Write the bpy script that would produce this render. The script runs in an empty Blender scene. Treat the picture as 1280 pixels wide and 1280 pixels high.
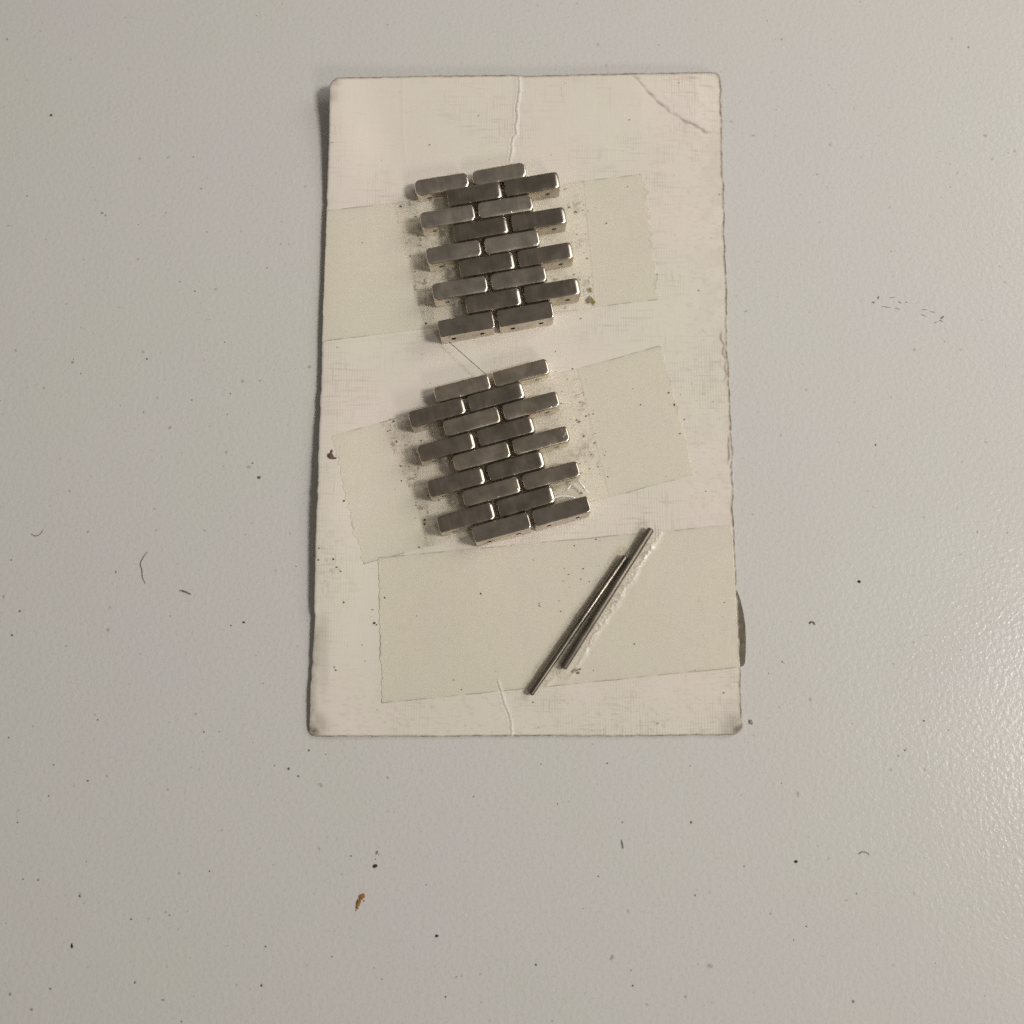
import bpy, bmesh, math, random
import numpy as np
from mathutils import Vector, Matrix

R = math.radians
MM = 0.001
S = bpy.context.scene
COL = S.collection
rng = random.Random(7)
nrng = np.random.default_rng(11)

# ------------------------------------------------------------------ camera
TILT, DIST, HALF = R(9.5), 0.1395, R(26.5)
cam_d = bpy.data.cameras.new('camera')
cam = bpy.data.objects.new('camera', cam_d)
COL.objects.link(cam)
cam.location = (0, -DIST * math.sin(TILT), DIST * math.cos(TILT))
cam.rotation_euler = (TILT, 0, 0)
cam_d.sensor_width = 36
cam_d.lens = 18 / math.tan(HALF)
cam_d.clip_start = 0.005
cam_d.clip_end = 20
cam_d.dof.use_dof = True
cam_d.dof.focus_distance = DIST - 0.0015
cam_d.dof.aperture_fstop = 17
S.camera = cam

# ------------------------------------------------------------------ room light
W = bpy.data.worlds.new('World')
S.world = W
W.use_nodes = True
W.node_tree.nodes['Background'].inputs[0].default_value = (1.0, 0.91, 0.80, 1)
W.node_tree.nodes['Background'].inputs[1].default_value = 0.14


def lamp(name, az, el, dist, size, watt, col, aim=(0, 0, 0), spread=180):
    d = bpy.data.lights.new(name, 'AREA')
    d.shape = 'DISK'
    d.size = size
    d.energy = watt
    d.color = col
    d.spread = R(spread)
    o = bpy.data.objects.new(name, d)
    COL.objects.link(o)
    v = Vector((math.cos(R(az)) * math.cos(R(el)), math.sin(R(az)) * math.cos(R(el)), math.sin(R(el))))
    o.location = v * dist
    o.rotation_euler = (o.location - Vector(aim)).to_track_quat('Z', 'Y').to_euler()
    return o


lamp('ceiling_lamp', -6, 50, 0.92, 0.19, 0.335, (1.0, 0.95, 0.89), (0.025, 0.065, 0), 50)
lamp('room_lamp', -52, 34, 0.70, 0.15, 0.70, (1.0, 0.945, 0.88))
lamp('added_light', 30, 33, 0.60, 0.30, 0.22, (1.0, 0.96, 0.915), (0.03, 0.06, 0), 90)  # added unseen soft light for the brightness gradient and link-end highlights

S.view_settings.view_transform = 'Standard'
S.view_settings.look = 'None'
S.view_settings.exposure = 0
S.view_settings.gamma = 1
S.cycles.use_denoising = False
S.cycles.max_bounces = 8
S.cycles.transparent_max_bounces = 12

# ------------------------------------------------------------------ helpers
FPX = 640 / math.tan(HALF)
CT, ST = math.cos(TILT), math.sin(TILT)


def at(px, py, z):
    """photograph position and height (metres) -> world x, y"""
    px, py, z = np.asarray(px, float), np.asarray(py, float), np.asarray(z, float)
    dx, u = (px - 640) / FPX, -(py - 640) / FPX
    dy, dz = u * CT + ST, u * ST - CT
    t = (z - DIST * CT) / dz
    return dx * t, -DIST * ST + dy * t


def P(px, py, z):
    x, y = at(px, py, z)
    return Vector((float(x), float(y), float(z)))


def vnoise(x, y, seed=0):
    """smooth value noise 0..1"""
    x, y = np.asarray(x, float), np.asarray(y, float)
    t = np.random.default_rng(seed).random((64, 64))
    xi, yi = np.floor(x).astype(int), np.floor(y).astype(int)
    fx, fy = x - xi, y - yi
    fx, fy = fx * fx * (3 - 2 * fx), fy * fy * (3 - 2 * fy)
    g = lambda a, b: t[a % 64, b % 64]
    return (g(xi, yi) * (1 - fx) + g(xi + 1, yi) * fx) * (1 - fy) + (g(xi, yi + 1) * (1 - fx) + g(xi + 1, yi + 1) * fx) * fy


def fbm(x, y, seed=0, n=4):
    s, a, tot = 0, 1.0, 0
    for k in range(n):
        s = s + a * vnoise(x * 2 ** k + 17 * k, y * 2 ** k + 31 * k, seed + k)
        tot += a
        a *= .5
    return s / tot


def sstep(a, b, x):
    t = np.clip((x - a) / (b - a), 0, 1)
    return t * t * (3 - 2 * t)


def seg_dist(x, y, pts):
    """distance in pixels to a polyline"""
    d = np.full(np.shape(x), 1e9)
    for (x0, y0), (x1, y1) in zip(pts, pts[1:]):
        vx, vy = x1 - x0, y1 - y0
        t = np.clip(((x - x0) * vx + (y - y0) * vy) / (vx * vx + vy * vy), 0, 1)
        d = np.minimum(d, np.hypot(x - x0 - t * vx, y - y0 - t * vy))
    return d


def link_obj(name, mesh, mat, parent=None):
    o = bpy.data.objects.new(name, mesh)
    COL.objects.link(o)
    if mat is not None and not mesh.materials:
        mesh.materials.append(mat)
    if parent is not None:
        o.parent = parent
    return o


def tag(o, label=None, cat=None, group=None, kind=None):
    for k, v in (('label', label), ('category', cat), ('group', group), ('kind', kind)):
        if v:
            o[k] = v
    return o


def empty(name, loc):
    o = bpy.data.objects.new(name, None)
    o.empty_display_size = .005
    COL.objects.link(o)
    o.location = loc
    return o


def grid_mesh(name, X, Y, Z, attrs=None, thick=None, smooth=True):
    """sheet from (rows, cols) arrays; thick adds an underside and a rim; attrs are per-point floats"""
    nr, nc = X.shape
    co = np.stack([X, Y, Z], -1).reshape(-1, 3)
    idx = np.arange(nr * nc).reshape(nr, nc)
    q = np.stack([idx[:-1, :-1], idx[1:, :-1], idx[1:, 1:], idx[:-1, 1:]], -1).reshape(-1, 4)
    faces = [q]
    if thick is not None:
        N = nr * nc
        lo = co.copy()
        lo[:, 2] = np.maximum(lo[:, 2] - thick, 0.00003)
        co = np.concatenate([co, lo])
        faces.append(q[:, ::-1] + N)
        loop = np.concatenate([idx[0, :-1], idx[:-1, -1], idx[-1, :0:-1], idx[:0:-1, 0]])
        nx = np.roll(loop, -1)
        faces.append(np.stack([loop, nx, nx + N, loop + N], -1))
    F = np.concatenate(faces)
    me = bpy.data.meshes.new(name)
    me.vertices.add(len(co))
    me.vertices.foreach_set('co', co.astype(np.float32).ravel())
    me.loops.add(F.size)
    me.loops.foreach_set('vertex_index', F.astype(np.int32).ravel())
    me.polygons.add(len(F))
    me.polygons.foreach_set('loop_start', np.arange(0, F.size, 4, dtype=np.int32))
    me.update(calc_edges=True)
    if smooth:
        me.polygons.foreach_set('use_smooth', np.ones(len(F), bool))
    for k, v in (attrs or {}).items():
        v = np.asarray(v, np.float32).ravel()
        if thick is not None:
            v = np.concatenate([v, v])
        a = me.attributes.new(k, 'FLOAT', 'POINT')
        a.data.foreach_set('value', v)
    me.validate()
    return me


def tube_mesh(name, pts, r, n=8, taper=0.0):
    bm = bmesh.new()
    rings = []
    for i, p in enumerate(pts):
        a, b = pts[max(i - 1, 0)], pts[min(i + 1, len(pts) - 1)]
        t = (b - a).normalized()
        u = t.cross(Vector((0, 0, 1)))
        u = u.normalized() if u.length > 1e-6 else Vector((1, 0, 0))
        v = u.cross(t)
        f = 1 - taper * abs(2 * i / (len(pts) - 1) - 1) ** 2
        rings.append([bm.verts.new(p + (u * math.cos(2 * math.pi * k / n) + v * math.sin(2 * math.pi * k / n)) * r * f) for k in range(n)])
    for a, b in zip(rings, rings[1:]):
        for k in range(n):
            bm.faces.new((a[k], a[(k + 1) % n], b[(k + 1) % n], b[k])).smooth = True
    bm.faces.new(rings[0][::-1])
    bm.faces.new(rings[-1])
    bmesh.ops.recalc_face_normals(bm, faces=bm.faces)
    me = bpy.data.meshes.new(name)
    bm.to_mesh(me)
    bm.free()
    return me


# ------------------------------------------------------------------ materials
class NT:
    def __init__(s, name):
        s.m = bpy.data.materials.new(name)
        s.m.use_nodes = True
        s.t = s.m.node_tree
        s.b = s.t.nodes['Principled BSDF']
        s.out = s.t.nodes['Material Output']

    def n(s, typ, **kw):
        o = s.t.nodes.new('ShaderNode' + typ)
        for k, v in kw.items():
            setattr(o, k, v)
        return o

    def l(s, a, b):
        s.t.links.new(a, b)

    def coord(s, scale):
        c = s.n('TexCoord')
        m = s.n('Mapping')
        m.inputs['Scale'].default_value = scale if isinstance(scale, tuple) else (scale,) * 3
        s.l(c.outputs['Object'], m.inputs[0])
        return m.outputs[0]

    def noise(s, scale, detail=3, rough=.55, vec=None):
        o = s.n('TexNoise')
        o.inputs['Scale'].default_value = scale
        o.inputs['Detail'].default_value = detail
        o.inputs['Roughness'].default_value = rough
        s.l(vec if vec is not None else s.coord(1.0), o.inputs['Vector'])
        return o.outputs['Fac']

    def ramp(s, fac, stops):
        o = s.n('ValToRGB')
        e = o.color_ramp.elements
        while len(e) < len(stops):
            e.new(.5)
        for el, (p, c) in zip(e, stops):
            el.position = p
            el.color = (c, c, c, 1) if isinstance(c, (int, float)) else (*c, 1)
        s.l(fac, o.inputs[0])
        return o.outputs[0]

    def mix(s, fac, a, b, mode='MIX'):
        o = s.n('Mix', data_type='RGBA', blend_type=mode)
        for sock, v in ((o.inputs[0], fac), (o.inputs[6], a), (o.inputs[7], b)):
            if isinstance(v, (int, float)):
                sock.default_value = v
            elif isinstance(v, tuple):
                sock.default_value = (*v, 1)
            else:
                s.l(v, sock)
        return o.outputs[2]

    def math(s, op, a, b=0.0, clamp=False):
        o = s.n('Math', operation=op, use_clamp=clamp)
        for sock, v in ((o.inputs[0], a), (o.inputs[1], b)):
            if isinstance(v, (int, float)):
                sock.default_value = v
            else:
                s.l(v, sock)
        return o.outputs[0]

    def attr(s, name):
        o = s.n('Attribute', attribute_name=name)
        return o.outputs['Fac']

    def bump(s, h, dist, strength=1.0, sock='Normal', prev=None):
        o = s.n('Bump')
        o.inputs['Strength'].default_value = strength
        o.inputs['Distance'].default_value = dist
        s.l(h, o.inputs['Height'])
        if prev is not None:
            s.l(prev, o.inputs['Normal'])
        s.l(o.outputs[0], s.b.inputs[sock])
        return o.outputs[0]

    def set(s, **kw):
        for k, v in kw.items():
            sock = s.b.inputs[k.replace('_', ' ')]
            if isinstance(v, (int, float)):
                sock.default_value = v
            elif isinstance(v, tuple):
                sock.default_value = (*v, 1)
            else:
                s.l(v, sock)
        return s


def m_table():
    m = NT('white_laminate')
    big = m.noise(28, 3)
    c = m.mix(m.ramp(big, [(.35, 0), (.65, 1)]), (.690, .680, .672), (.694, .692, .652))
    fine = m.noise(2600, 2)
    c = m.mix(m.ramp(fine, [(.30, .55), (.46, 0)]), c, (.60, .585, .56))
    spots = m.noise(900, 1)
    c = m.mix(m.ramp(spots, [(.20, .8), (.27, 0)]), c, (.42, .40, .37))
    m.set(Base_Color=c, Roughness=m.ramp(m.noise(60, 4), [(.3, .19), (.7, .28)]), Specular_IOR_Level=.26)
    a = m.noise(1500, 2, .5)
    b = m.noise(3200, 1, .5)
    h = m.math('ADD', a, m.math('MULTIPLY', b, .25))
    m.bump(h, .00005, 1.0)
    return m.m


def m_card():
    m = NT('linen_card_paper')
    tint = m.noise(55, 4)
    c = m.mix(m.ramp(tint, [(.36, 0), (.64, 1)]), (.800, .770, .665), (.835, .762, .692))
    v = m.coord(1.0)

    def weave(direction):
        w = m.n('TexWave', wave_type='BANDS', bands_direction=direction)
        w.inputs['Scale'].default_value = 850
        w.inputs['Distortion'].default_value = 2.2
        w.inputs['Detail'].default_value = 2
        w.inputs['Detail Scale'].default_value = 1.5
        m.l(v, w.inputs['Vector'])
        return w.outputs['Fac']
    wx, wy = weave('X'), weave('Y')
    both = m.math('MULTIPLY', m.math('ADD', wx, wy), .5)
    patch = m.ramp(m.noise(85, 3), [(.44, .12), (.66, 1)])
    thread = m.ramp(m.noise(1.0, 3, .6, m.coord((260, 2600, 1))), [(.30, 1), (.48, 0)])
    thread2 = m.ramp(m.noise(1.0, 3, .6, m.coord((2600, 260, 1))), [(.28, 1), (.46, 0)])
    th = m.math('MAXIMUM', thread, thread2)
    dark = m.math('MULTIPLY', m.math('MULTIPLY', m.math('SUBTRACT', 1.0, both), patch), .09)
    dark = m.math('ADD', dark, m.math('MULTIPLY', m.math('MULTIPLY', th, patch), .46), True)
    c = m.mix(m.math('MULTIPLY', dark, 1.0), c, (.45, .39, .32))
    gr = m.attr('grime_shade')  # grime, plus shade painted at the splits and lower corners
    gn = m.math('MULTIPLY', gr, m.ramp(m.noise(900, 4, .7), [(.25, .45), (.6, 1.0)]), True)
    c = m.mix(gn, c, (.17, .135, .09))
    worn = m.attr('worn')
    c = m.mix(worn, c, (.90, .88, .84))
    m.set(Base_Color=c, Roughness=.82, Specular_IOR_Level=.25)
    h = m.math('ADD', m.math('MULTIPLY', both, patch), m.noise(700, 4, .6))
    m.bump(h, .00003, .6)
    return m.m


def m_film(name, tint):
    m = NT(name)
    tr = m.n('BsdfTransparent')
    tr.inputs[0].default_value = (.985, .98, .955, 1)
    stuck, dirt, bub = m.attr('stuck'), m.attr('dirt'), m.attr('bubble')
    c = m.mix(m.ramp(m.noise(120, 4), [(.35, 0), (.65, 1)]), tint, tuple(t * k for t, k in zip(tint, (.97, .97, 1.0))))
    c = m.mix(dirt, c, (.16, .13, .085))  # this value also carries the painted shade of the lifted film
    c = m.mix(bub, c, (.84, .83, .80))
    m.set(Base_Color=c, Roughness=.33, Specular_IOR_Level=.45)
    m.bump(m.math('ADD', m.noise(260, 3), m.math('MULTIPLY', m.noise(1500, 2), .12)), .00012, .5)
    f = m.math('ADD', .055, m.math('MULTIPLY', stuck, .62))
    f = m.math('ADD', f, m.math('MULTIPLY', dirt, .8))
    f = m.math('ADD', f, m.math('MULTIPLY', bub, .9), True)
    mx = m.n('MixShader')
    m.l(f, mx.inputs[0])
    m.l(tr.outputs[0], mx.inputs[1])
    m.l(m.b.outputs[0], mx.inputs[2])
    m.l(mx.outputs[0], m.out.inputs['Surface'])
    return m.m


def m_steel(name, col, rough, coat=0.0, crinkle=0.0, streak=.10):
    m = NT(name)
    oi = m.n('ObjectInfo')
    add = m.n('VectorMath', operation='ADD')
    tc = m.n('TexCoord')
    cmb = m.n('CombineXYZ')
    m.l(m.math('MULTIPLY', oi.outputs['Random'], .37), cmb.inputs[0])
    m.l(m.math('MULTIPLY', oi.outputs['Random'], .91), cmb.inputs[1])
    m.l(tc.outputs['Object'], add.inputs[0])
    m.l(cmb.outputs[0], add.inputs[1])
    mp = m.n('Mapping')
    mp.inputs['Scale'].default_value = (1900, 160, 160)
    m.l(add.outputs[0], mp.inputs[0])
    st = m.noise(1.0, 3, .6, mp.outputs[0])
    blot = m.noise(420, 3, .6, add.outputs[0])
    c = m.mix(m.ramp(blot, [(.32, 0), (.68, 1)]), tuple(x * .76 for x in col), tuple(min(1, x * 1.14) for x in col))
    c = m.mix(m.ramp(st, [(.3, streak), (.7, 0)]), c, tuple(x * .5 for x in col))
    var = m.math('ADD', .88, m.math('MULTIPLY', oi.outputs['Random'], .20))
    c = m.mix(1.0, c, var, 'MULTIPLY')
    m.set(Base_Color=c, Metallic=1.0)
    r = m.math('ADD', rough, m.math('MULTIPLY', m.math('SUBTRACT', blot, .5), .22))
    m.l(r, m.b.inputs['Roughness'])
    if coat:
        m.set(Coat_Weight=coat, Coat_Roughness=.14)
        if crinkle:
            n2 = m.noise(300, 3, .6, add.outputs[0])
            m.bump(n2, .0003 * crinkle, 1.0, 'Coat Normal')
    return m.m


def m_plain(name, col, rough=.8, var=.25, scale=2500):
    m = NT(name)
    c = m.mix(m.noise(scale, 3), tuple(x * (1 - var) for x in col), tuple(min(1, x * (1 + var)) for x in col))
    m.set(Base_Color=c, Roughness=rough)
    return m.m


M_TABLE, M_CARD = m_table(), m_card()
M_FILM = m_film('aged_clear_tape', (.935, .898, .755))
M_BRUSH = m_steel('brushed_steel', (.58, .515, .435), .22, .25, 0, .45)
M_DULL = m_steel('film_coated_steel', (.89, .81, .705), .25, .6, 2.5, .35)
M_CRINK = m_steel('wrinkled_film_on_steel', (.83, .73, .605), .24, .9, 2.6, .35)
M_POL = m_steel('polished_steel', (.70, .635, .555), .13)
M_PIN = m_steel('pin_steel', (.29, .26, .215), .36, .06)
M_PINF = m_steel('pin_steel_under_film', (.25, .225, .185), .52, .04)
M_DUST = m_plain('grey_dust', (.15, .14, .125))
M_DUSTL = m_plain('pale_dust', (.33, .32, .30))
M_BLACK = m_plain('black_crumb', (.025, .022, .018))
M_FIBRE = m_plain('grey_fibre', (.16, .155, .15))
M_HAIR = m_plain('brown_hair', (.12, .10, .08), .5)
M_RUST = m_plain('rust', (.34, .17, .04), .8, .8, 1500)
M_OLIVE = m_plain('olive_dirt', (.22, .16, .035), .8, .9, 1500)
M_GREEN = m_plain('dark_green_crumb', (.04, .04, .022), .8, .5)
M_SCUFF = m_plain('grey_scuff', (.30, .29, .275))
M_TAB = m_plain('grimy_adhesive', (.17, .14, .10), .7, .8, 1100)

# ------------------------------------------------------------------ table
bm = bmesh.new()
bmesh.ops.create_cube(bm, size=1.0)
for v in bm.verts:
    v.co = Vector((v.co.x * 1.2, v.co.y * 1.2, v.co.z * .022 - .011))
me = bpy.data.meshes.new('table_top')
bm.to_mesh(me)
bm.free()
table = tag(link_obj('table_top', me, M_TABLE), 'off-white fine pebbled laminate table top under the card', kind='structure')

# ------------------------------------------------------------------ card
T_ = lambda x: np.interp(x, [400, 412, 520, 640, 652, 790, 902, 915], [97.5, 97, 95, 93.5, 95, 91.5, 90, 90])
B_ = lambda x: np.interp(x, [380, 440, 560, 640, 780, 928, 935], [920.5, 920.5, 921, 920, 920.5, 918.5, 918.5])
L_ = lambda y: np.interp(y, [90, 160, 260, 420, 480, 540, 600, 660, 760, 768, 860, 921],
                         [412, 411, 408, 402.5, 401, 398.5, 397, 394.5, 392, 393.5, 388, 386])
R_ = lambda y: np.interp(y, [90, 130, 230, 400, 440, 480, 560, 655, 740, 835, 921],
                         [901.5, 902, 904, 909, 908.5, 912, 915, 917, 921, 925.5, 928])
BASE = 0.42
hL = lambda y: np.interp(y, [90, 150, 240, 320, 480, 620, 760, 860, 921], [2.7, 2.1, 1.05, 1.0, 1.0, 1.7, 1.25, .85, .75])
hT = lambda x: np.interp(x, [400, 640, 800, 870, 905], [2.7, 2.0, 2.1, 1.8, 1.2])
CRACK_TOP = [(648, 92), (648.8, 112), (647.2, 124), (645.0, 134), (646.0, 147), (643.6, 158), (645, 166), (640, 173), (638.5, 180), (639.5, 188), (636, 200)]
CRACK_BOT = [(622, 852), (626, 866), (630, 880), (636, 893), (638.5, 908), (639, 922)]
CORNER = [(790, 90), (803, 106), (822, 126), (840, 142), (862, 154), (882, 165), (903, 169)]


def surf(px, py):
    """height of the card's upper face, metres"""
    px, py = np.asarray(px, float), np.asarray(py, float)
    a = (hL(py) - BASE) * np.exp(-(np.maximum(px - L_(py), 0) / 62) ** 2)
    b = (hT(px) - BASE) * np.exp(-(np.maximum(py - T_(px), 0) / 66) ** 2)
    h = BASE + (a ** 3 + b ** 3) ** (1 / 3)
    # bent lower right corner, soft curl on lower left, general waviness
    cr = np.hypot(px - 932, py - 922)
    h = h + .55 * np.exp(-(cr / 26) ** 2)
    cl = np.hypot(px - 384, py - 924)
    h = h - .35 * np.exp(-(cl / 22) ** 2)
    h = h + .10 * (fbm(px / 120, py / 120, 5, 2) - .5)
    # splits and creases in the ply
    d = seg_dist(px, py, CRACK_TOP)
    side = np.where(px > np.interp(py, [p[1] for p in CRACK_TOP], [p[0] for p in CRACK_TOP]), 1, -1)
    h = h + np.where(side < 0, .05, .13) * np.exp(-(d / 3.2) ** 2) - .20 * np.exp(-(d / .9) ** 2) * (side < 0)
    d = seg_dist(px, py, CRACK_BOT)
    sb = np.where(px > np.interp(py, [p[1] for p in CRACK_BOT], [p[0] for p in CRACK_BOT]), 1, -1)
    h = h + np.where(sb > 0, .10, .02) * np.exp(-(d / 2.6) ** 2) - .14 * np.exp(-(d / .9) ** 2) * (sb < 0)
    d = seg_dist(px + 5 * (fbm(px / 8, py / 8, 151, 3) - .5), py + 5 * (fbm(px / 8, py / 8, 152, 3) - .5), CORNER)
    h = h - .03 * np.exp(-(d / 2.4) ** 2)
    d = seg_dist(px, py, [(503, 95), (503, 140), (506, 190)])
    h = h + .015 * np.exp(-(d / 1.6) ** 2)
    # sliver folded over on the left edge
    w = (1 - sstep(396, 413, px)) * sstep(762, 774, py) * (1 - sstep(830, 890, py))
    h = h - .22 * w
    return np.maximum(h, .12) * MM


nr, nc = 560, 372
vv = np.linspace(0, 1, nr)
vv = vv + .0
u = np.linspace(0, 1, nc)
V, U = np.meshgrid(np.concatenate([np.linspace(0, .02, 24)[:-1], np.linspace(.02, .98, nr), np.linspace(.98, 1, 24)[1:]]), u, indexing='ij')
yc = 94 + V * 827


def corner(dist, r):
    t = np.clip(1 - dist / r, 0, 1)
    return r * (1 - np.sqrt(np.maximum(1 - t * t, 0)))


ragL = 1.2 * (fbm(yc / 9, yc * 0 + 3, 21, 3) - .5) * 1.5
ragR = 2.2 * (fbm(yc / 13, yc * 0 + 9, 22, 3) - .5) * 1.7
lx = L_(yc) + ragL + corner(yc - 94, 13) + corner(921 - yc, 9)
rx = R_(yc) + ragR - corner(yc - 94, 11) - corner(921 - yc, 13)
PX = lx + (rx - lx) * U
ty = T_(PX) + 1.1 * (fbm(PX / 11, PX * 0 + 5, 23, 3) - .5)
by = B_(PX) + 1.3 * (fbm(PX / 9, PX * 0 + 7, 24, 3) - .5)
PY = ty + (by - ty) * V
PZ = surf(PX, PY)
# rim of the card rounds over
eL, eR, eT, eB = PX - lx, rx - PX, PY - ty, by - PY
edge = np.minimum(np.minimum(eL, eR), np.minimum(eT, eB))
PZ = PZ - .07 * MM * (1 - sstep(0, 3, edge))
gn = fbm(PX / 18, PY / 18, 41, 4)
gf = fbm(PX / 4, PY / 4, 42, 3)
grime_shade = np.zeros_like(PX)
grime_shade = np.maximum(grime_shade, 1.15 * (1 - sstep(0.5, 3.0 + 2.0 * gn, eR)) * (.45 + .8 * gf))
grime_shade = np.maximum(grime_shade, 1.0 * (1 - sstep(0.3, 2.6 + 1.2 * gn, eT)) * (.45 + .8 * gf))
grime_shade = np.maximum(grime_shade, 1.0 * (1 - sstep(0.3, 2.2 + 1.6 * gn, eB)) * (.35 + .9 * gf))
grime_shade = np.maximum(grime_shade, .22 * (1 - sstep(0.2, 2.0, eL)) * gf)
grime_shade = np.maximum(grime_shade, .10 * (1 - sstep(0, 60, eR)) * sstep(.42, .62, gn))
# right edge flaking around y 410-480 and 540-580
for y0, y1, k in ((408, 482, 6.5), (538, 585, 4.5), (655, 690, 4)):
    w = sstep(y0, y0 + 14, PY) * (1 - sstep(y1 - 14, y1, PY))
    grime_shade = np.maximum(grime_shade, .8 * w * np.exp(-((eR - k * (.35 + .9 * vnoise(PY / 9, PY * 0, 51))) / 1.4) ** 2))
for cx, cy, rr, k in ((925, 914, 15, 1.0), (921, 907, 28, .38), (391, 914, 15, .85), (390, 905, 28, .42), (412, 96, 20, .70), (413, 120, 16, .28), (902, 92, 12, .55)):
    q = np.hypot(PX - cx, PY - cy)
    grime_shade = np.maximum(grime_shade, k * (1 - sstep(.2 * rr, rr, q)) * (.55 + .8 * gf))  # lower corner patches mix grime with painted shading
d = seg_dist(PX + 5 * (fbm(PX / 8, PY / 8, 151, 3) - .5), PY + 5 * (fbm(PX / 8, PY / 8, 152, 3) - .5), CORNER)
grime_shade = np.maximum(grime_shade, np.exp(-(d / (1.0 + 1.4 * vnoise(PX / 6, PY / 6, 61))) ** 2) * (.15 + .75 * vnoise(PX / 7, PY / 7, 62)))
d = seg_dist(PX, PY, [(855, 96), (872, 98), (888, 108)])
grime_shade = np.maximum(grime_shade, .22 * np.exp(-(d / 2.2) ** 2) * gf * 1.5)
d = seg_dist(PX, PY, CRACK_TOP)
grime_shade = np.maximum(grime_shade, .42 * np.exp(-(d / .8) ** 2))  # shadow line of the split, painted as a dark stripe
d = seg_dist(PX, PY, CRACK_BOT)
grime_shade = np.maximum(grime_shade, .35 * np.exp(-(d / .7) ** 2))  # lower split's shadow line, also put into the colour
for pts, k in (([(503, 95), (503, 140)], .10), ([(820, 233), (860, 235), (903, 231)], .16), ([(402, 510), (440, 500), (475, 498)], .14),
               ([(405, 600), (425, 590)], .08), ([(404, 430), (470, 424), (530, 416)], .10), ([(840, 165), (870, 174), (895, 171)], .10)):
    d = seg_dist(PX, PY, pts)
    grime_shade = np.maximum(grime_shade, k * np.exp(-(d / .9) ** 2) * (.4 + 1.0 * gf))
grime_shade = np.maximum(grime_shade, .16 * sstep(.6, .74, fbm(PX / 5, PY / 2.2, 43, 3)) * (1 - sstep(10, 120, np.minimum(eR, eB))))
grime_shade = np.maximum(grime_shade, .13 * np.exp(-(np.hypot((PX - 415) / 20, (PY - 700) / 40)) ** 2) * sstep(.5, .7, gf) * 2)
grime_shade = np.maximum(grime_shade, .42 * (1 - sstep(3, 10 + 5 * gn, eL)) * sstep(770, 800, PY) * (.5 + .8 * gf))  # part grime, part shading painted along the curled lower left edge
worn = np.zeros_like(PX)
d1, d2 = seg_dist(PX + 1.6, PY, CRACK_TOP), seg_dist(PX + 1.2, PY, CRACK_BOT)
worn = np.maximum(worn, .75 * np.exp(-(seg_dist(PX - 1.2, PY, CRACK_TOP) / 1.6) ** 2))
worn = np.maximum(worn, .6 * np.exp(-(seg_dist(PX - 1.4, PY, CRACK_BOT) / 1.4) ** 2))
worn = np.maximum(worn, .7 * np.exp(-(np.hypot(PX - 394, PY - 765) / 4) ** 2))
worn = np.maximum(worn, .5 * (1 - sstep(0, 3.0, eL)) * sstep(.55, .7, vnoise(PY / 8, PY * 0 + 2, 63)))
X, Y = at(PX, PY, PZ)
card_me = grid_mesh('backing_card', X, Y, PZ, {'grime_shade': np.clip(grime_shade, 0, 1), 'worn': np.clip(worn, 0, 1)}, thick=.36 * MM)
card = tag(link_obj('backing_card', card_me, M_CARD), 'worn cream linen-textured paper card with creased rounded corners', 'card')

# ------------------------------------------------------------------ bracelet pieces
H = 3.0 * MM


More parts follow.
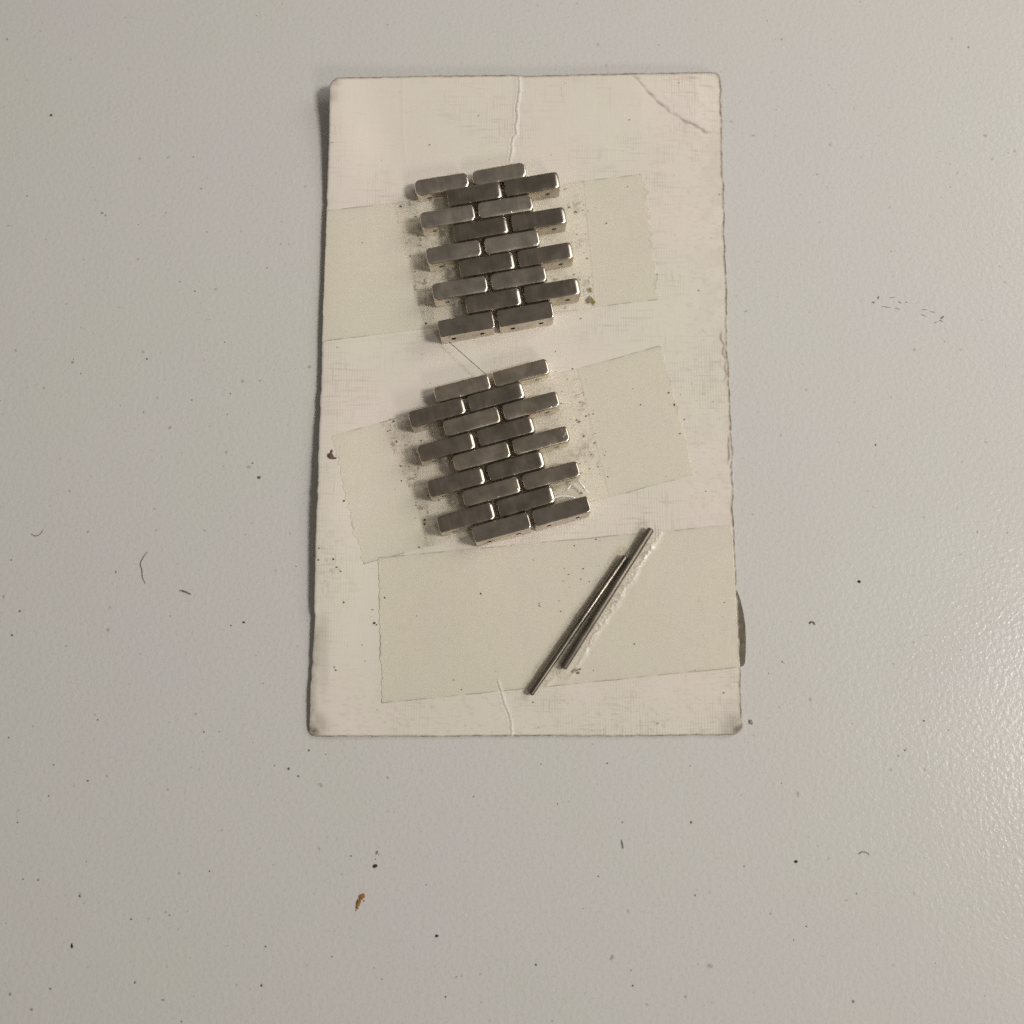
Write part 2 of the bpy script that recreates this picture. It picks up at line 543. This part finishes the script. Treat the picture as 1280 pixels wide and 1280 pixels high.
def link_mesh(name, lx, ly, lz, r_end, mat, holes=True):
    rc, e, cham = r_end
    hx, hy = lx / 2, ly / 2

    def nodes(h):
        k = [e * q for q in (0, .12, .3, .55, 1.0)]
        lo = [-h + q for q in k]
        return np.array(lo + list(np.linspace(-h + e, h - e, 9 if h < 2 * MM else 22)[1:-1]) + [-q for q in lo[::-1]])
    YY, XX = np.meshgrid(nodes(hy), nodes(hx), indexing='ij')
    t = np.clip((np.abs(YY) - (hy - rc)) / rc, 0, 1)
    half = hx - rc + rc * np.sqrt(1 - t * t * .985)
    XX = XX * half / hx
    qx, qy = np.abs(XX) - (hx - rc), np.abs(YY) - (hy - rc)
    sd = rc - (np.hypot(np.maximum(qx, 0), np.maximum(qy, 0)) + np.minimum(np.maximum(qx, qy), 0))
    dd = np.clip(e - sd, 0, e)
    ZZ = -.8 * (e - np.sqrt(np.maximum(e * e - dd * dd, 0)))
    fe = np.clip(np.abs(XX) - (hx - .62 * MM), 0, None) / MM
    if cham:
        ZZ = ZZ - MM * np.where(fe < .14, 1.6 * fe * fe, .0314 + .45 * (fe - .14))
    ZZ = ZZ - .030 * MM * (XX / hx) ** 2 - .030 * MM * (YY / hy) ** 2
    bm = bmesh.new()
    ny_, nx_ = XX.shape
    V_ = [[bm.verts.new((XX[j, i], YY[j, i], ZZ[j, i])) for i in range(nx_)] for j in range(ny_)]
    for j in range(ny_ - 1):
        for i in range(nx_ - 1):
            bm.faces.new((V_[j][i], V_[j][i + 1], V_[j + 1][i + 1], V_[j + 1][i]))
    loop = V_[0][:-1] + [r[-1] for r in V_[:-1]] + V_[-1][:0:-1] + [r[0] for r in V_[:0:-1]]
    low = [bm.verts.new((v.co.x, v.co.y, -lz)) for v in loop]
    for i in range(len(loop)):
        k = (i + 1) % len(loop)
        bm.faces.new((loop[k], loop[i], low[i], low[k]))
    bm.faces.new(low)
    bmesh.ops.recalc_face_normals(bm, faces=bm.faces)
    me = bpy.data.meshes.new(name + '_solid')
    bm.to_mesh(me)
    bm.free()
    o = bpy.data.objects.new(name + '_solid', me)
    COL.objects.link(o)
    cutters = []
    for sx in (-.26, .26):
        cb = bmesh.new()
        bmesh.ops.create_cone(cb, cap_ends=True, segments=18, radius1=.36 * MM, radius2=.36 * MM, depth=ly * 2,
                              matrix=Matrix.Translation((sx * lx, 0, -lz * .52)) @ Matrix.Rotation(R(90), 4, 'X'))
        cm = bpy.data.meshes.new('bore')
        cb.to_mesh(cm)
        cb.free()
        co = bpy.data.objects.new('bore', cm)
        COL.objects.link(co)
        cutters.append(co)
        md = o.modifiers.new('bore', 'BOOLEAN')
        md.operation, md.object, md.solver = 'DIFFERENCE', co, 'EXACT'
    dg = bpy.context.evaluated_depsgraph_get()
    out = bpy.data.meshes.new_from_object(o.evaluated_get(dg))
    out.name = name
    for x in cutters + [o]:
        bpy.data.objects.remove(x)
    out.materials.clear()
    out.materials.append(mat)
    for p in out.polygons:
        p.use_smooth = True
    out.set_sharp_from_angle(angle=R(35))
    return out


FOOT = {}


def bracelet(key, z0, tl0, tl0b, n_double, shift, label, mats, row_dz, row_tilt, jit):
    """tl0, tl0b: upper left corners, in the photograph, of the two links of the second even row and of the last row"""
    zt = z0 + H
    A1, C1 = (P(*p, zt) for p in tl0)
    A4, C4 = (P(*p, zt) for p in tl0b)
    step = ((C1 - A1) + (C4 - A4)) / 2
    pitch = ((A4 - A1) + (C4 - C1)) / 2 / (2 * n_double)
    ax = step.normalized()
    south = Vector((ax.y, -ax.x, 0))
    if south.y > 0:
        south = -south
    lx, ly = step.length * .935, abs(pitch.dot(south)) * .915
    ang = math.atan2(ax.y, ax.x)
    root = empty('watch_bracelet', (A1 + C4) / 2 - Vector((0, 0, H)))
    tag(root, label, 'watch bracelet', 'steel bracelet pieces taped to the card')
    meshes = {}
    FOOT[key] = []
    for row in range(9):
        even = row % 2 == 0
        for k in range(2):
            mat, rend = mats(row, k)
            ck = (mat.name, rend)
            if ck not in meshes:
                meshes[ck] = link_mesh('link', lx, ly, H, rend, mat)
            o = bpy.data.objects.new('link', meshes[ck])
            COL.objects.link(o)
            tl = A1 + pitch * (row - 2) + step * (k + (0 if even else shift))
            c = tl + ax * lx / 2 + south * ly / 2
            c.z += row_dz[row] * MM + rng.uniform(-.04, .04)*MM
            o.parent = root
            loc = c - root.location
            o.location = loc
            o.rotation_euler = (R(row_tilt[row] + rng.uniform(-jit, jit)), R(rng.uniform(-jit, jit)), ang + R(rng.uniform(-.5, .5)))
            FOOT[key].append((c.x, c.y, ax.x, ax.y, lx / 2, ly / 2))
    return root


O1 = lambda x, y: (480 + x / 4.923, 190 + y / 4.923)
O2 = lambda x, y: (490 + x / 4.923, 430 + y / 4.923)
bracelet('upper', .50 * MM, (O1(214, 372), O1(566, 312)), (O1(320, 1036), O1(690, 972)), 3, .515,
         'upper steel watch bracelet piece of brick-pattern links, nearest the cracked card top',
         lambda r, k: (M_POL, (.40 * MM, .20 * MM, 0)) if r == 8 else ((M_DULL, ((.85 if r == 0 else .58) * MM, .34 * MM, 0)) if r % 2 == 0 else (M_BRUSH, (.38 * MM, .18 * MM, 1))),
         [-.75, 0, 0, 0, 0, 0, 0, 0, -.1], [2.0, 0, 0.5, 0, .5, 0, .5, 0, 0], 1.0)
bracelet('lower', .50 * MM, (O2(306, 472), O2(672, 372)), (O2(486, 1120), O2(856, 1022)), 3, -.505,
         'lower steel watch bracelet piece beside the loose pins, tilted more, under crinkled tape',
         lambda r, k: (M_POL, (.40 * MM, .20 * MM, 0)) if r == 8 else ((M_CRINK, (.50 * MM, .30 * MM, 0)) if r % 2 == 0 else (M_BRUSH, (.38 * MM, .18 * MM, 1))),
         [-.65, 0, 0, 0, 0, 0, 0, 0, -.1], [0, -1, -.5, -1.5, -.5, -1.5, -.5, -1.5, -4], 1.0)


def over_links(key, X, Y, grow=.00010):
    m = np.zeros(X.shape, bool)
    for cx, cy, ux, uy, hx, hy in FOOT[key]:
        dx, dy = X - cx, Y - cy
        m |= (np.abs(dx * ux + dy * uy) < hx + grow) & (np.abs(-dx * uy + dy * ux) < hy + grow)
    return m


# ------------------------------------------------------------------ loose pins
def pin(p0, p1, label, mat, r):
    z = (float(surf(740, 760)) + r + .30 * MM)
    a, b = P(*p0, z), P(*p1, z)
    n = 10
    t = (b - a).normalized()
    me = bpy.data.meshes.new('bracelet_pin')
    bm = bmesh.new()
    L = (b - a).length
    prof = [(0, r * .55), (.10 * MM, r * .86), (.22 * MM, r), (L - .22 * MM, r), (L - .10 * MM, r * .86), (L, r * .55)]
    seg = 24
    rings = []
    for s, rr in prof:
        rings.append([bm.verts.new((rr * math.cos(2 * math.pi * k / seg), rr * math.sin(2 * math.pi * k / seg), s)) for k in range(seg)])
    for A, B in zip(rings, rings[1:]):
        for k in range(seg):
            bm.faces.new((A[k], A[(k + 1) % seg], B[(k + 1) % seg], B[k])).smooth = True
    bm.faces.new(rings[0][::-1])
    bm.faces.new(rings[-1])
    bm.to_mesh(me)
    bm.free()
    me.set_sharp_from_angle(angle=R(50))
    o = link_obj('bracelet_pin', me, mat)
    o.location = a
    o.rotation_euler = t.to_track_quat('Z', 'Y').to_euler()
    return tag(o, label, 'pin', 'loose bracelet pins under tape')


PIN_A, PIN_B = ((814, 661), (703.5, 835.5)), ((782, 695), (662.5, 868))
pin(*PIN_A, 'duller loose steel pin, its tip past the top edge of the wide tape', M_PINF, .49 * MM)
pin(*PIN_B, 'loose steel pin with a bright streak, its tip past the bottom tape edge', M_PIN, .43 * MM)


# ------------------------------------------------------------------ tapes
def film(name, corners, label, lift, ragged, off, parent=None, step=1.15, wob=1.0, hinge=None):
    """corners TL TR BR BL in the photograph; ragged: (left, right) depth of the torn teeth in pixels"""
    (x0, y0), (x1, y1), (x2, y2), (x3, y3) = corners
    ns = int(math.hypot(x1 - x0, y1 - y0) / step)
    nt = int(math.hypot(x3 - x0, y3 - y0) / step)
    Tt, Ss = np.meshgrid(np.linspace(0, 1, nt), np.linspace(0, 1, ns), indexing='ij')
    length = math.hypot(x1 - x0, y1 - y0)
    hgt = math.hypot(x3 - x0, y3 - y0)

    def teeth(seed, depth):
        yy = Tt * hgt
        saw = np.abs(((yy + 5 * vnoise(yy / 14, yy * 0, seed)) / 11.0) % 1 - .5) * 2
        return depth * (saw * .7 + 1.2 * (vnoise(yy / 5, yy * 0, seed + 1) - .5) + .8 * (vnoise(yy / 30, yy * 0, seed + 2) - .5))
    sl, sr = teeth(71, ragged[0]) / length, teeth(81, ragged[1]) / length
    Sx = sl + Ss * (1 - sl - sr)
    ax = x0 + (x1 - x0) * Sx
    ay = y0 + (y1 - y0) * Sx
    bx = x3 + (x2 - x3) * Sx
    by_ = y3 + (y2 - y3) * Sx
    wv = wob * (fbm(Sx * length / 40, Tt * 0 + 2.5, 91, 3) - .5) * 2
    px = ax + (bx - ax) * Tt
    py = ay + (by_ - ay) * Tt + wv * np.where(Tt < .5, 1, -1) * np.abs(2 * Tt - 1) ** 6
    base = surf(px, py)
    lf, stuck, bub = lift(px, py)
    z = base + off * MM + lf
    X, Y = at(px, py, z)
    # dirt at cut edges and in specks; the lifted zone also gets painted shade
    eT, eB = Tt * hgt, (1 - Tt) * hgt
    eS = np.minimum(Ss, 1 - Ss) * length
    nz = fbm(px / 16, py / 16, 101, 4)
    n2 = fbm(px / 3.2, py / 3.2, 102, 3)
    ed = np.exp(-(np.minimum(eT, eB) / .95) ** 2) * (.20 + .75 * sstep(.38, .62, nz))
    es = np.exp(-(eS / 1.2) ** 2) * .55 * sstep(.48, .66, nz + .2 * (n2 - .5))
    dirt = np.maximum(ed * .88, es)
    dirt = np.maximum(dirt, .085 * np.clip(1 - stuck, 0, 1) * (lf < .0026) * (.6 + .8 * nz))  # soft shadow under the lifted film painted as an even darker tone
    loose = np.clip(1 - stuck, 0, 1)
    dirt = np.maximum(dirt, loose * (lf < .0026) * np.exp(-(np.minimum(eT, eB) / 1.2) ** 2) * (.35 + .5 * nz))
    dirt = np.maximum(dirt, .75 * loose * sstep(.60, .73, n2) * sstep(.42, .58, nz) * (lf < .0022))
    dirt = np.maximum(dirt, .10 * np.exp(-(np.minimum(eT, eB) / 5) ** 2) * nz)
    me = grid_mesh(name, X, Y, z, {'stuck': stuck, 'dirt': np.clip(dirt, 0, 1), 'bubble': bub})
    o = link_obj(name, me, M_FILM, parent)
    if parent is None:
        tag(o, label, 'tape', 'pieces of aged clear tape on the card')
    return o


def bridge(key, left_stuck, left_edge, right_edge, right_stuck, z0, top):
    def f(px, py):
        ix = lambda q: np.interp(py, [p[1] for p in q], [p[0] for p in q])
        ls, le, re, rs = ix(left_stuck), ix(left_edge), ix(right_edge), ix(right_stuck)
        a = np.clip(np.minimum((px - ls) / (le - ls), (rs - px) / (rs - re)), 0, 1)
        lf = top * a ** 1.5
        wr = 1 + .25 * (fbm(px / 14, py / 14, 111, 3) - .5)
        lf = lf * np.where(a < 1, wr, 1)
        X, Y = at(px, py, surf(px, py) + lf)
        on = over_links(key, X, Y)
        lf = np.where(a >= .55, np.where(on, top - .30 * MM, lf * .62), lf * (1 - .30 * sstep(.2, .55, a)))
        stuck = 1 - sstep(0, .07, a + .02 * (fbm(px / 8, py / 8, 113, 3) - .5))
        stuck = np.where(a >= .9, -.04, stuck)
        return lf, stuck, np.zeros_like(px)
    return f


TOPH = H
film('clear_tape', [(408.5, 263), (805, 217), (826, 374), (402.5, 427)],
     'yellowed clear tape across the upper bracelet, one end flush with the card edge',
     bridge('upper', [(490, 255), (530, 412)], [(516, 235), (543, 405)], [(697, 222), (723, 380)], [(731, 222), (746, 388)], 0, TOPH), (0.3, 4.2), .06)
film('clear_tape', [(413, 545), (826, 432), (869, 593), (452, 706)],
     'tilted yellowed clear tape across the lower bracelet, with standing wrinkles at a corner',
     bridge('lower', [(471, 520), (521, 632), (536, 684)], [(506, 510), (543, 665)], [(684, 455), (737, 640)], [(722, 452), (764, 622)], 0, TOPH), (4.0, 1.6), .06)


def pin_tent(px, py):
    def signed(p):
        (ax, ay), (bx, by) = p
        L = math.hypot(bx - ax, by - ay)
        return ((px - ax) * (by - ay) - (py - ay) * (bx - ax)) / L, ((px - ax) * (bx - ax) + (py - ay) * (by - ay)) / L, L
    lf = np.zeros_like(px)
    for p, wl, wr in ((PIN_A, 20, 17), (PIN_B, 17, 14)):
        s, t, L = signed(p)
        wr = wr * (.70 + .6 * fbm(t / 16, t * 0 + 4, 141, 3))
        wl = wl * (.75 + .5 * fbm(t / 20, t * 0 + 8, 143, 3))
        s = -s if p is None else s
        end = sstep(-14, 0, t) * (1 - sstep(L, L + 14, t))
        right = np.where(s < 0, 1 - np.abs(s) / wr, 1 - np.abs(s) / wl)
        lf = np.maximum(lf, 1.0 * MM * np.clip(right, 0, 1) ** 1.8 * end)
    stuck = 1 - sstep(.01, .22, lf / (1.0 * MM) + .16 * (fbm(px / 9, py / 9, 131, 4) - .5))
    dl = seg_dist(px, py, [(822, 676), (806, 698), (778, 740), (752, 778), (734, 812)])
    bub = .6 * np.exp(-(dl / 3.4) ** 2) * sstep(.62, .74, vnoise(px / 2.1, py / 2.1, 121))
    return lf, stuck, bub


t3 = film('clear_tape', [(472, 697), (915, 656), (925, 834), (477, 879)],
          'wide yellowed clear tape near the card bottom, holding down two loose pins', pin_tent, (1.8, .3), .10)

# grimy end of the bottom tape folded past the card edge
tabp = [(921, 737), (925.5, 750), (929, 764), (931.5, 780), (932.3, 798), (932.2, 815), (931.2, 829), (929, 832.5), (925, 833.5), (921, 833), (920, 800), (920, 765)]
bm = bmesh.new()
zt = .24 * MM
top = [bm.verts.new(P(x, y, zt + .10 * MM * max(0, (x - 921) / 11))) for x, y in tabp]
bot = [bm.verts.new(v.co - Vector((0, 0, .09 * MM))) for v in top]
bm.faces.new(top[::-1])
bm.faces.new(bot)
for i in range(len(top)):
    j = (i + 1) % len(top)
    bm.faces.new((top[i], top[j], bot[j], bot[i]))
bmesh.ops.recalc_face_normals(bm, faces=bm.faces)
me = bpy.data.meshes.new('tape_tab')
bm.to_mesh(me)
bm.free()
o = link_obj('tape_tab', me, M_TAB, t3)
o['label'] = 'dark grimy tab of tape sticking out past the card edge'

M_RIDGE_GLINT = m_plain('tape_ridge_glint', (.92, .91, .88), .14, .03)  # white base colour paints the highlight along the clear tape's wrinkles
M_RIDGE_GLINT.node_tree.nodes['Principled BSDF'].inputs['IOR'].default_value = 2.6
# wrinkles standing up in the tape at the lower piece's right corner
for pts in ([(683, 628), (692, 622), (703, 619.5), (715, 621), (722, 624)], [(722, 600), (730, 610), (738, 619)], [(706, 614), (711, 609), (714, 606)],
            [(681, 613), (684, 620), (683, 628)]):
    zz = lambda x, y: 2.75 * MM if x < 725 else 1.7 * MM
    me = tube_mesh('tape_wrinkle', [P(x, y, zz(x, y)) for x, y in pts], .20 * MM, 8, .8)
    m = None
    o = link_obj('tape_wrinkle', me, M_RIDGE_GLINT, bpy.data.objects['clear_tape.001'])


# ------------------------------------------------------------------ hairs, fibres, flakes, dust
def smooth_pts(pts, n=5):
    out = []
    for i in range(len(pts) - 1):
        p0, p1, p2, p3 = pts[max(i - 1, 0)], pts[i], pts[i + 1], pts[min(i + 2, len(pts) - 1)]
        for k in range(n):
            t = k / n
            out.append(tuple(.5 * (2 * b + (c - a) * t + (2 * a - 5 * b + 4 * c - d) * t * t + (3 * b - a - 3 * c + d) * t ** 3) for a, b, c, d in zip(p0, p1, p2, p3)))
    out.append(pts[-1])
    return out


def fibre(name, pts, r, mat, label, cat, on_card=False, h=0.0):
    q = [P(x, y, (float(surf(x, y)) if on_card else 0) + r * MM + h * MM) for x, y in smooth_pts(pts)]
    return tag(link_obj(name, tube_mesh(name, q, r * MM, 6, .5), mat), label, cat)


q = [P(x, y, z * MM) for x, y, z in ((561, 427, 2.0), (570, 435, 2.2), (584, 447.5, 2.4), (597, 459, 2.5), (608, 468.5, 2.3))]
tag(link_obj('hair', tube_mesh('hair', q, .045 * MM, 6), M_HAIR), 'thin straight dark hair stretched between the two bracelet pieces', 'hair')
fibre('fibre', [(184, 690), (179, 697), (175.5, 705), (177.5, 712), (178, 721), (182, 730)], .055, M_FIBRE, 'thin wavy grey fibre lying on the table beside the card', 'fibre')
fibre('fibre', [(225, 738), (231, 739.5), (239, 743)], .10, M_FIBRE, 'short thick dark fibre lying between the wavy fibre and the card', 'fibre')
fibre('fibre', [(39, 667), (44, 670), (50, 668), (54, 662)], .06, M_SCUFF, 'small pale curled fibre on the table, beyond the wavy fibre from the card', 'fibre')
fibre('fibre', [(1012, 780), (1014, 777.5), (1017, 778), (1019, 781)], .10, M_FIBRE, 'tiny hooked dark fibre on the table across from the dark tape tab', 'fibre')
fibre('fibre', [(777, 1050), (778, 1055), (779, 1061)], .07, M_FIBRE, 'short upright grey fibre on the table below the card bottom edge', 'fibre')
fibre('fibre', [(1073, 1068), (1078, 1065), (1084, 1066), (1087, 1069)], .06, M_SCUFF, 'faint pale arched fibre on the table where its sheen begins', 'fibre')


def blob(bm, p, rx, ry, rz, ang, seed):
    rr = random.Random(seed)
    n = 9
    ring = []
    for lvl, (f, z) in enumerate(((1.0, .0), (.8, .62))):
        row = []
        for k in range(n):
            a = 2 * math.pi * k / n
            g = f * (1 + rr.uniform(-.32, .32))
            x, y = rx * g * math.cos(a), ry * g * math.sin(a)
            row.append(bm.verts.new(p + Vector((x * math.cos(ang) - y * math.sin(ang), x * math.sin(ang) + y * math.cos(ang), rz * z))))
        ring.append(row)
    tip = bm.verts.new(p + Vector((0, 0, rz)))
    for k in range(n):
        j = (k + 1) % n
        bm.faces.new((ring[0][k], ring[0][j], ring[1][j], ring[1][k]))
        bm.faces.new((ring[1][k], ring[1][j], tip))


def blob_obj(name, blobs, mat):
    """blobs: (px, py, rx_px, ry_px, angle, on_card)"""
    bm = bmesh.new()
    k = .108 * MM
    for i, (x, y, rx, ry, ang, lift) in enumerate(blobs):
        z = lift
        if z is None:
            z = float(surf(x, y)) + .03 * MM
        blob(bm, P(x, y, z), rx * k, ry * k, min(rx, ry) * k * .8, ang, i * 7 + int(x))
    me = bpy.data.meshes.new(name)
    bm.to_mesh(me)
    bm.free()
    return link_obj(name, me, mat)


tag(blob_obj('rust_flake', [(448.5, 1128, 2.6, 5.5, -.3, 0), (452, 1121, 3.4, 3.0, 0, 0), (446.5, 1134, 2.0, 2.4, 0, 0), (454.5, 1118, 1.2, 1.2, 0, 0), (445, 1138, .8, 1.0, 0, 0), (455, 1126, .9, .9, 0, 0)], M_RUST),
    'orange-brown elongated rust flake on the table below the card', 'flake')
tag(blob_obj('rust_flake', [(471, 1066, 1.0, 2.6, -.2, 0), (469.5, 1074, .7, .8, 0, 0), (473.5, 1068, .6, .8, 0, 0)], M_OLIVE), 'tiny yellow-brown flake above the green-black crumb on the table', 'flake')
tag(blob_obj('crumb', [(469, 1082.5, 3.2, 2.4, .5, 0)], M_GREEN), 'dark green-black crumb between two brownish flakes on the table', 'crumb')
tag(blob_obj('brown_flake', [(413, 570, 3.4, 4.2, .6, None), (417, 573, 3.6, 1.4, .1, None), (414.5, 564.5, 1.6, 2.6, -.4, None)], m_plain('brown_dirt', (.14, .095, .06), .8, .4)),
    'dark brown curled flake on the card beside the jagged tape end', 'flake')
tag(blob_obj('dirt_clump', [(737.5, 362, 2.0, 3.4, .2, .75 * MM), (739, 374, 2.6, 5.0, .5, .65 * MM), (736, 376, 3.0, 3.4, .1, .6 * MM), (742, 378, 2.2, 2.6, 0, .55 * MM)], M_OLIVE),
    'olive-black dirt clump trapped under tape at the upper bracelet corner', 'dirt')
tag(blob_obj('brown_flake', [(719, 838.5, 4.6, 2.2, .4, None), (722, 841, 2.6, 2.0, 0, None), (724.5, 836.5, 2.2, 1.6, .8, None)], m_plain('tan_dirt', (.22, .155, .07), .8, .4)),
    'tan brown flake under the tape beside the duller pin', 'flake')

DARK = [(64, 144, 1.5), (173, 281, 1.0), (351, 305, 1.0), (334, 335, .9), (262, 399, .8), (184, 449, 1.4), (101, 467, 1.1), (325, 476, .9), (288, 492, 1.2),
        (240, 500, 1.0), (324, 597, 2.3), (380, 617, .7), (307, 668, .9), (145, 715, 1.2), (14, 700, 1.0), (25, 764, 1.8), (213, 770, .9), (305, 778, 1.5),
        (370, 708, .8), (281, 428, .8), (122, 900, 1.2), (255, 915, 1.2), (11, 922, 1.2), (67, 956, .9), (61, 995, 1.2), (210, 987, 1.0), (22, 1028, 1.1),
        (29, 1099, 1.3), (100, 1120, 1.6), (164, 1149, 1.3), (212, 1144, 1.1), (63, 1236, 1.5), (332, 1183, 1.5), (327, 1232, 1.6), (262, 1089, 1.1),
        (386, 938, 1.3), (407, 943, 1.1), (227, 1277, 1.3), (415, 1196, 1.0), (676, 955, 1.1), (759, 954, 1.1), (697, 1005, 1.0), (748, 1095, 1.0),
        (670, 1206, 1.5), (557, 1246, 1.4), (791, 1232, 1.4), (789, 1213, 1.0), (439, 1070, 1.1), (864, 1028, 1.6), (930, 1083, 1.2), (869, 1119, 1.4),
        (1008, 1158, 1.1), (992, 1175, 1.0), (1071, 1117, 1.1), (1155, 901, 1.3), (1123, 945, 1.0), (977, 979, .9), (978, 827, 1.3), (980, 829, .9),
        (343, 957, 1.1), (361, 961, 1.9), (373, 970, 1.3), (110, 976, 1.8), (15, 794, 1.6), (9, 49, 1.4), (959, 26, 1.2)]
BLACKS = [(995, 1077, 2.3, 1.5, .2), (1074, 727, 2.0, 1.8, 0), (546, 1170, 2.2, 1.5, .7), (90, 1182, 1.4, 2.8, .1), (64, 144, 1.7, 1.5, .3), (305, 778, 1.5, 1.3, 0)]
PALE = [(242, 196, 1.2), (252, 236, 1.1), (34, 245, 1.1), (259, 290, 1.2), (225, 352, 1.1), (244, 364, 1.3), (157, 22, 1.0), (180, 515, 1.0), (289, 782, 1.3), (938, 902, 3.0), (940, 904, 1.8),
        (1095, 556, 1.3), (1222, 665, 1.1), (1067, 1252, 1.6), (592, 996, 1.2), (778, 1028, 1.2), (1036, 106, .9), (1211, 59, 1.2), (128, 266, 1.6), (132, 269, 1.2), (91, 453, 1.3), (92, 449, 1.0),
        (169, 1228, 1.6), (13, 1243, 1.6), (40, 1262, 1.6), (204, 1250, 1.3), (316, 579, 1.2), (48, 1100, 1.3)]
b = [(x, y, r * rng.uniform(.65, .95), r * rng.uniform(.6, .9), rng.uniform(0, 3), 0) for x, y, r in DARK]
for _ in range(40):
    x, y = rng.uniform(0, 1280), rng.uniform(0, 1280)
    if 375 < x < 940 and 60 < y < 930:
        continue
    r = .35 + .5 * rng.random() ** 2
    b.append((x, y, r, r, 0, 0))
tag(blob_obj('table_dust', b, M_DUST), 'dark grey dust specks scattered over the white table', kind='stuff')
b = [(x, y, r * rng.uniform(.85, 1.15), r * rng.uniform(.8, 1.1), rng.uniform(0, 3), 0) for x, y, r in PALE]
for _ in range(110):
    x, y = rng.uniform(0, 1280), rng.uniform(0, 1280)
    if 375 < x < 940 and 60 < y < 930:
        continue
    r = .4 + .7 * rng.random() ** 2
    b.append((x, y, r, r * rng.uniform(.5, 1), rng.uniform(0, 3), 0))
tag(blob_obj('pale_dust', b, M_DUSTL), 'pale grey dust specks scattered over the white table', kind='stuff')
LB = ['small black crumb on the table below and right of the card', 'small black crumb alone on the table, level with the loose pins', 'small black crumb on the table just below the rust flake',
      'elongated upright black crumb alone on the table', 'small black crumb on the table near the top left', 'small round black crumb on the table beside the folded card edge']
for (x, y, rx, ry, a), lab in zip(BLACKS, LB):
    tag(blob_obj('black_crumb', [(x, y, rx, ry, a, 0)], M_BLACK), lab, 'crumb', 'black crumbs on the table')

CARD = [(501, 258, 1.9), (513, 320, 1.2), (712, 259, 1.8), (720, 265, 1.9), (758, 279, 1.1), (734, 323, 1.5), (822, 343, .9), (533, 404, 2.0), (492, 527, 1.9), (485, 539, 1.2), (488, 538, .9),
        (496, 552, 1.4), (502, 601, 1.2), (430, 626, 1.3), (531, 650, 1.8), (531, 655, 1.6), (524, 684, 1.4), (481, 747, 1.3), (430, 753, 1.4), (421, 709, 1.5), (417, 699, 1.3), (426, 714, 1.0), (521, 770, 1.0),
        (567, 850, 1.0), (466, 762, 1.3), (793, 805, 1.4), (729, 711, 1.3), (718, 682, 1.2), (745, 674, 1.1), (750, 676, .7), (674, 754, 1.0), (675, 758, .7), (699, 751, .8), (721, 525, 1.6), (724, 527, 1.6), (730, 545, 1.7), (716, 461, 1.2),
        (843, 506, 1.7), (836, 491, 1.5), (856, 524, .9), (850, 542, 1.2), (727, 616, 1.9), (801, 506, 1.0), (399, 685, 1.0), (398, 700, 1.2), (726, 398, 1.2), (900, 243, 1.0), (468, 779, 1.6), (471, 781, 1.2),
        (742, 838, .8), (905, 866, 1.1), (869, 838, 1.0), (601, 742, 1.2), (674, 757, .8), (577, 862, .9), (420, 838, 1.1), (418, 834, .9)]
b = [(x, y, r * rng.uniform(.65, .95), r * rng.uniform(.5, .8), rng.uniform(0, 3), None) for x, y, r in CARD]
b = [(x, y, rx, ry, a, float(surf(x, y)) + (.12 if 410 < y < 900 or y > 210 else .03) * MM) for x, y, rx, ry, a, _ in b]
for n, x0, x1, y0, y1, dx in ((34, 704, 732, 232, 384, .10), (26, 498, 522, 262, 405, .22), (44, 694, 735, 462, 612, .25), (30, 478, 520, 520, 660, .30), (12, 700, 760, 700, 830, 0)):
    for _ in range(n):
        y = rng.uniform(y0, y1)
        x = rng.uniform(x0, x1) + (y - y0) * dx
        r = .35 + .75 * rng.random() ** 2
        b.append((x, y, r, r * rng.uniform(.6, 1), rng.uniform(0, 3), float(surf(x, y)) + .10 * MM))
for _ in range(120):
    x, y = rng.uniform(400, 915), rng.uniform(100, 912)
    r = .3 + .55 * rng.random() ** 3
    b.append((x, y, r, r, 0, float(surf(x, y)) + .10 * MM))
tag(blob_obj('grit', b, m_plain('dark_grit', (.055, .048, .036))), 'dark grit specks on the card and in the tape', kind='stuff')

# faint scuff prints in the table finish on the right
b = []
for x, y, rx, ry, a in ((1092, 378, 2.2, 1.6, .2), (1098, 372, 1.2, 3.0, -.3), (1108, 384, 6, .7, -.2), (1122, 386, 4, .6, -.2), (1115, 372, 4, .6, .1), (1125, 378, 2.0, 1.0, -.5),
                        (1133, 378, 1.2, 1.0, 0), (1145, 379, 1.0, .8, 0), (1156, 387, 4, .7, -.1), (1154, 394, 4, .6, -.5), (1178, 397, 3.5, 1.4, .6), (1176, 401, 2.6, 1.0, -.5), (1166, 390, 4, .6, -.2), (1170, 403, 4, .6, .3)):
    b.append((x, y, rx, ry * .8, a, 0))
tag(blob_obj('scuff_mark', b, M_SCUFF), 'faint grey broken scuff mark on the bare table beside the card', 'mark')
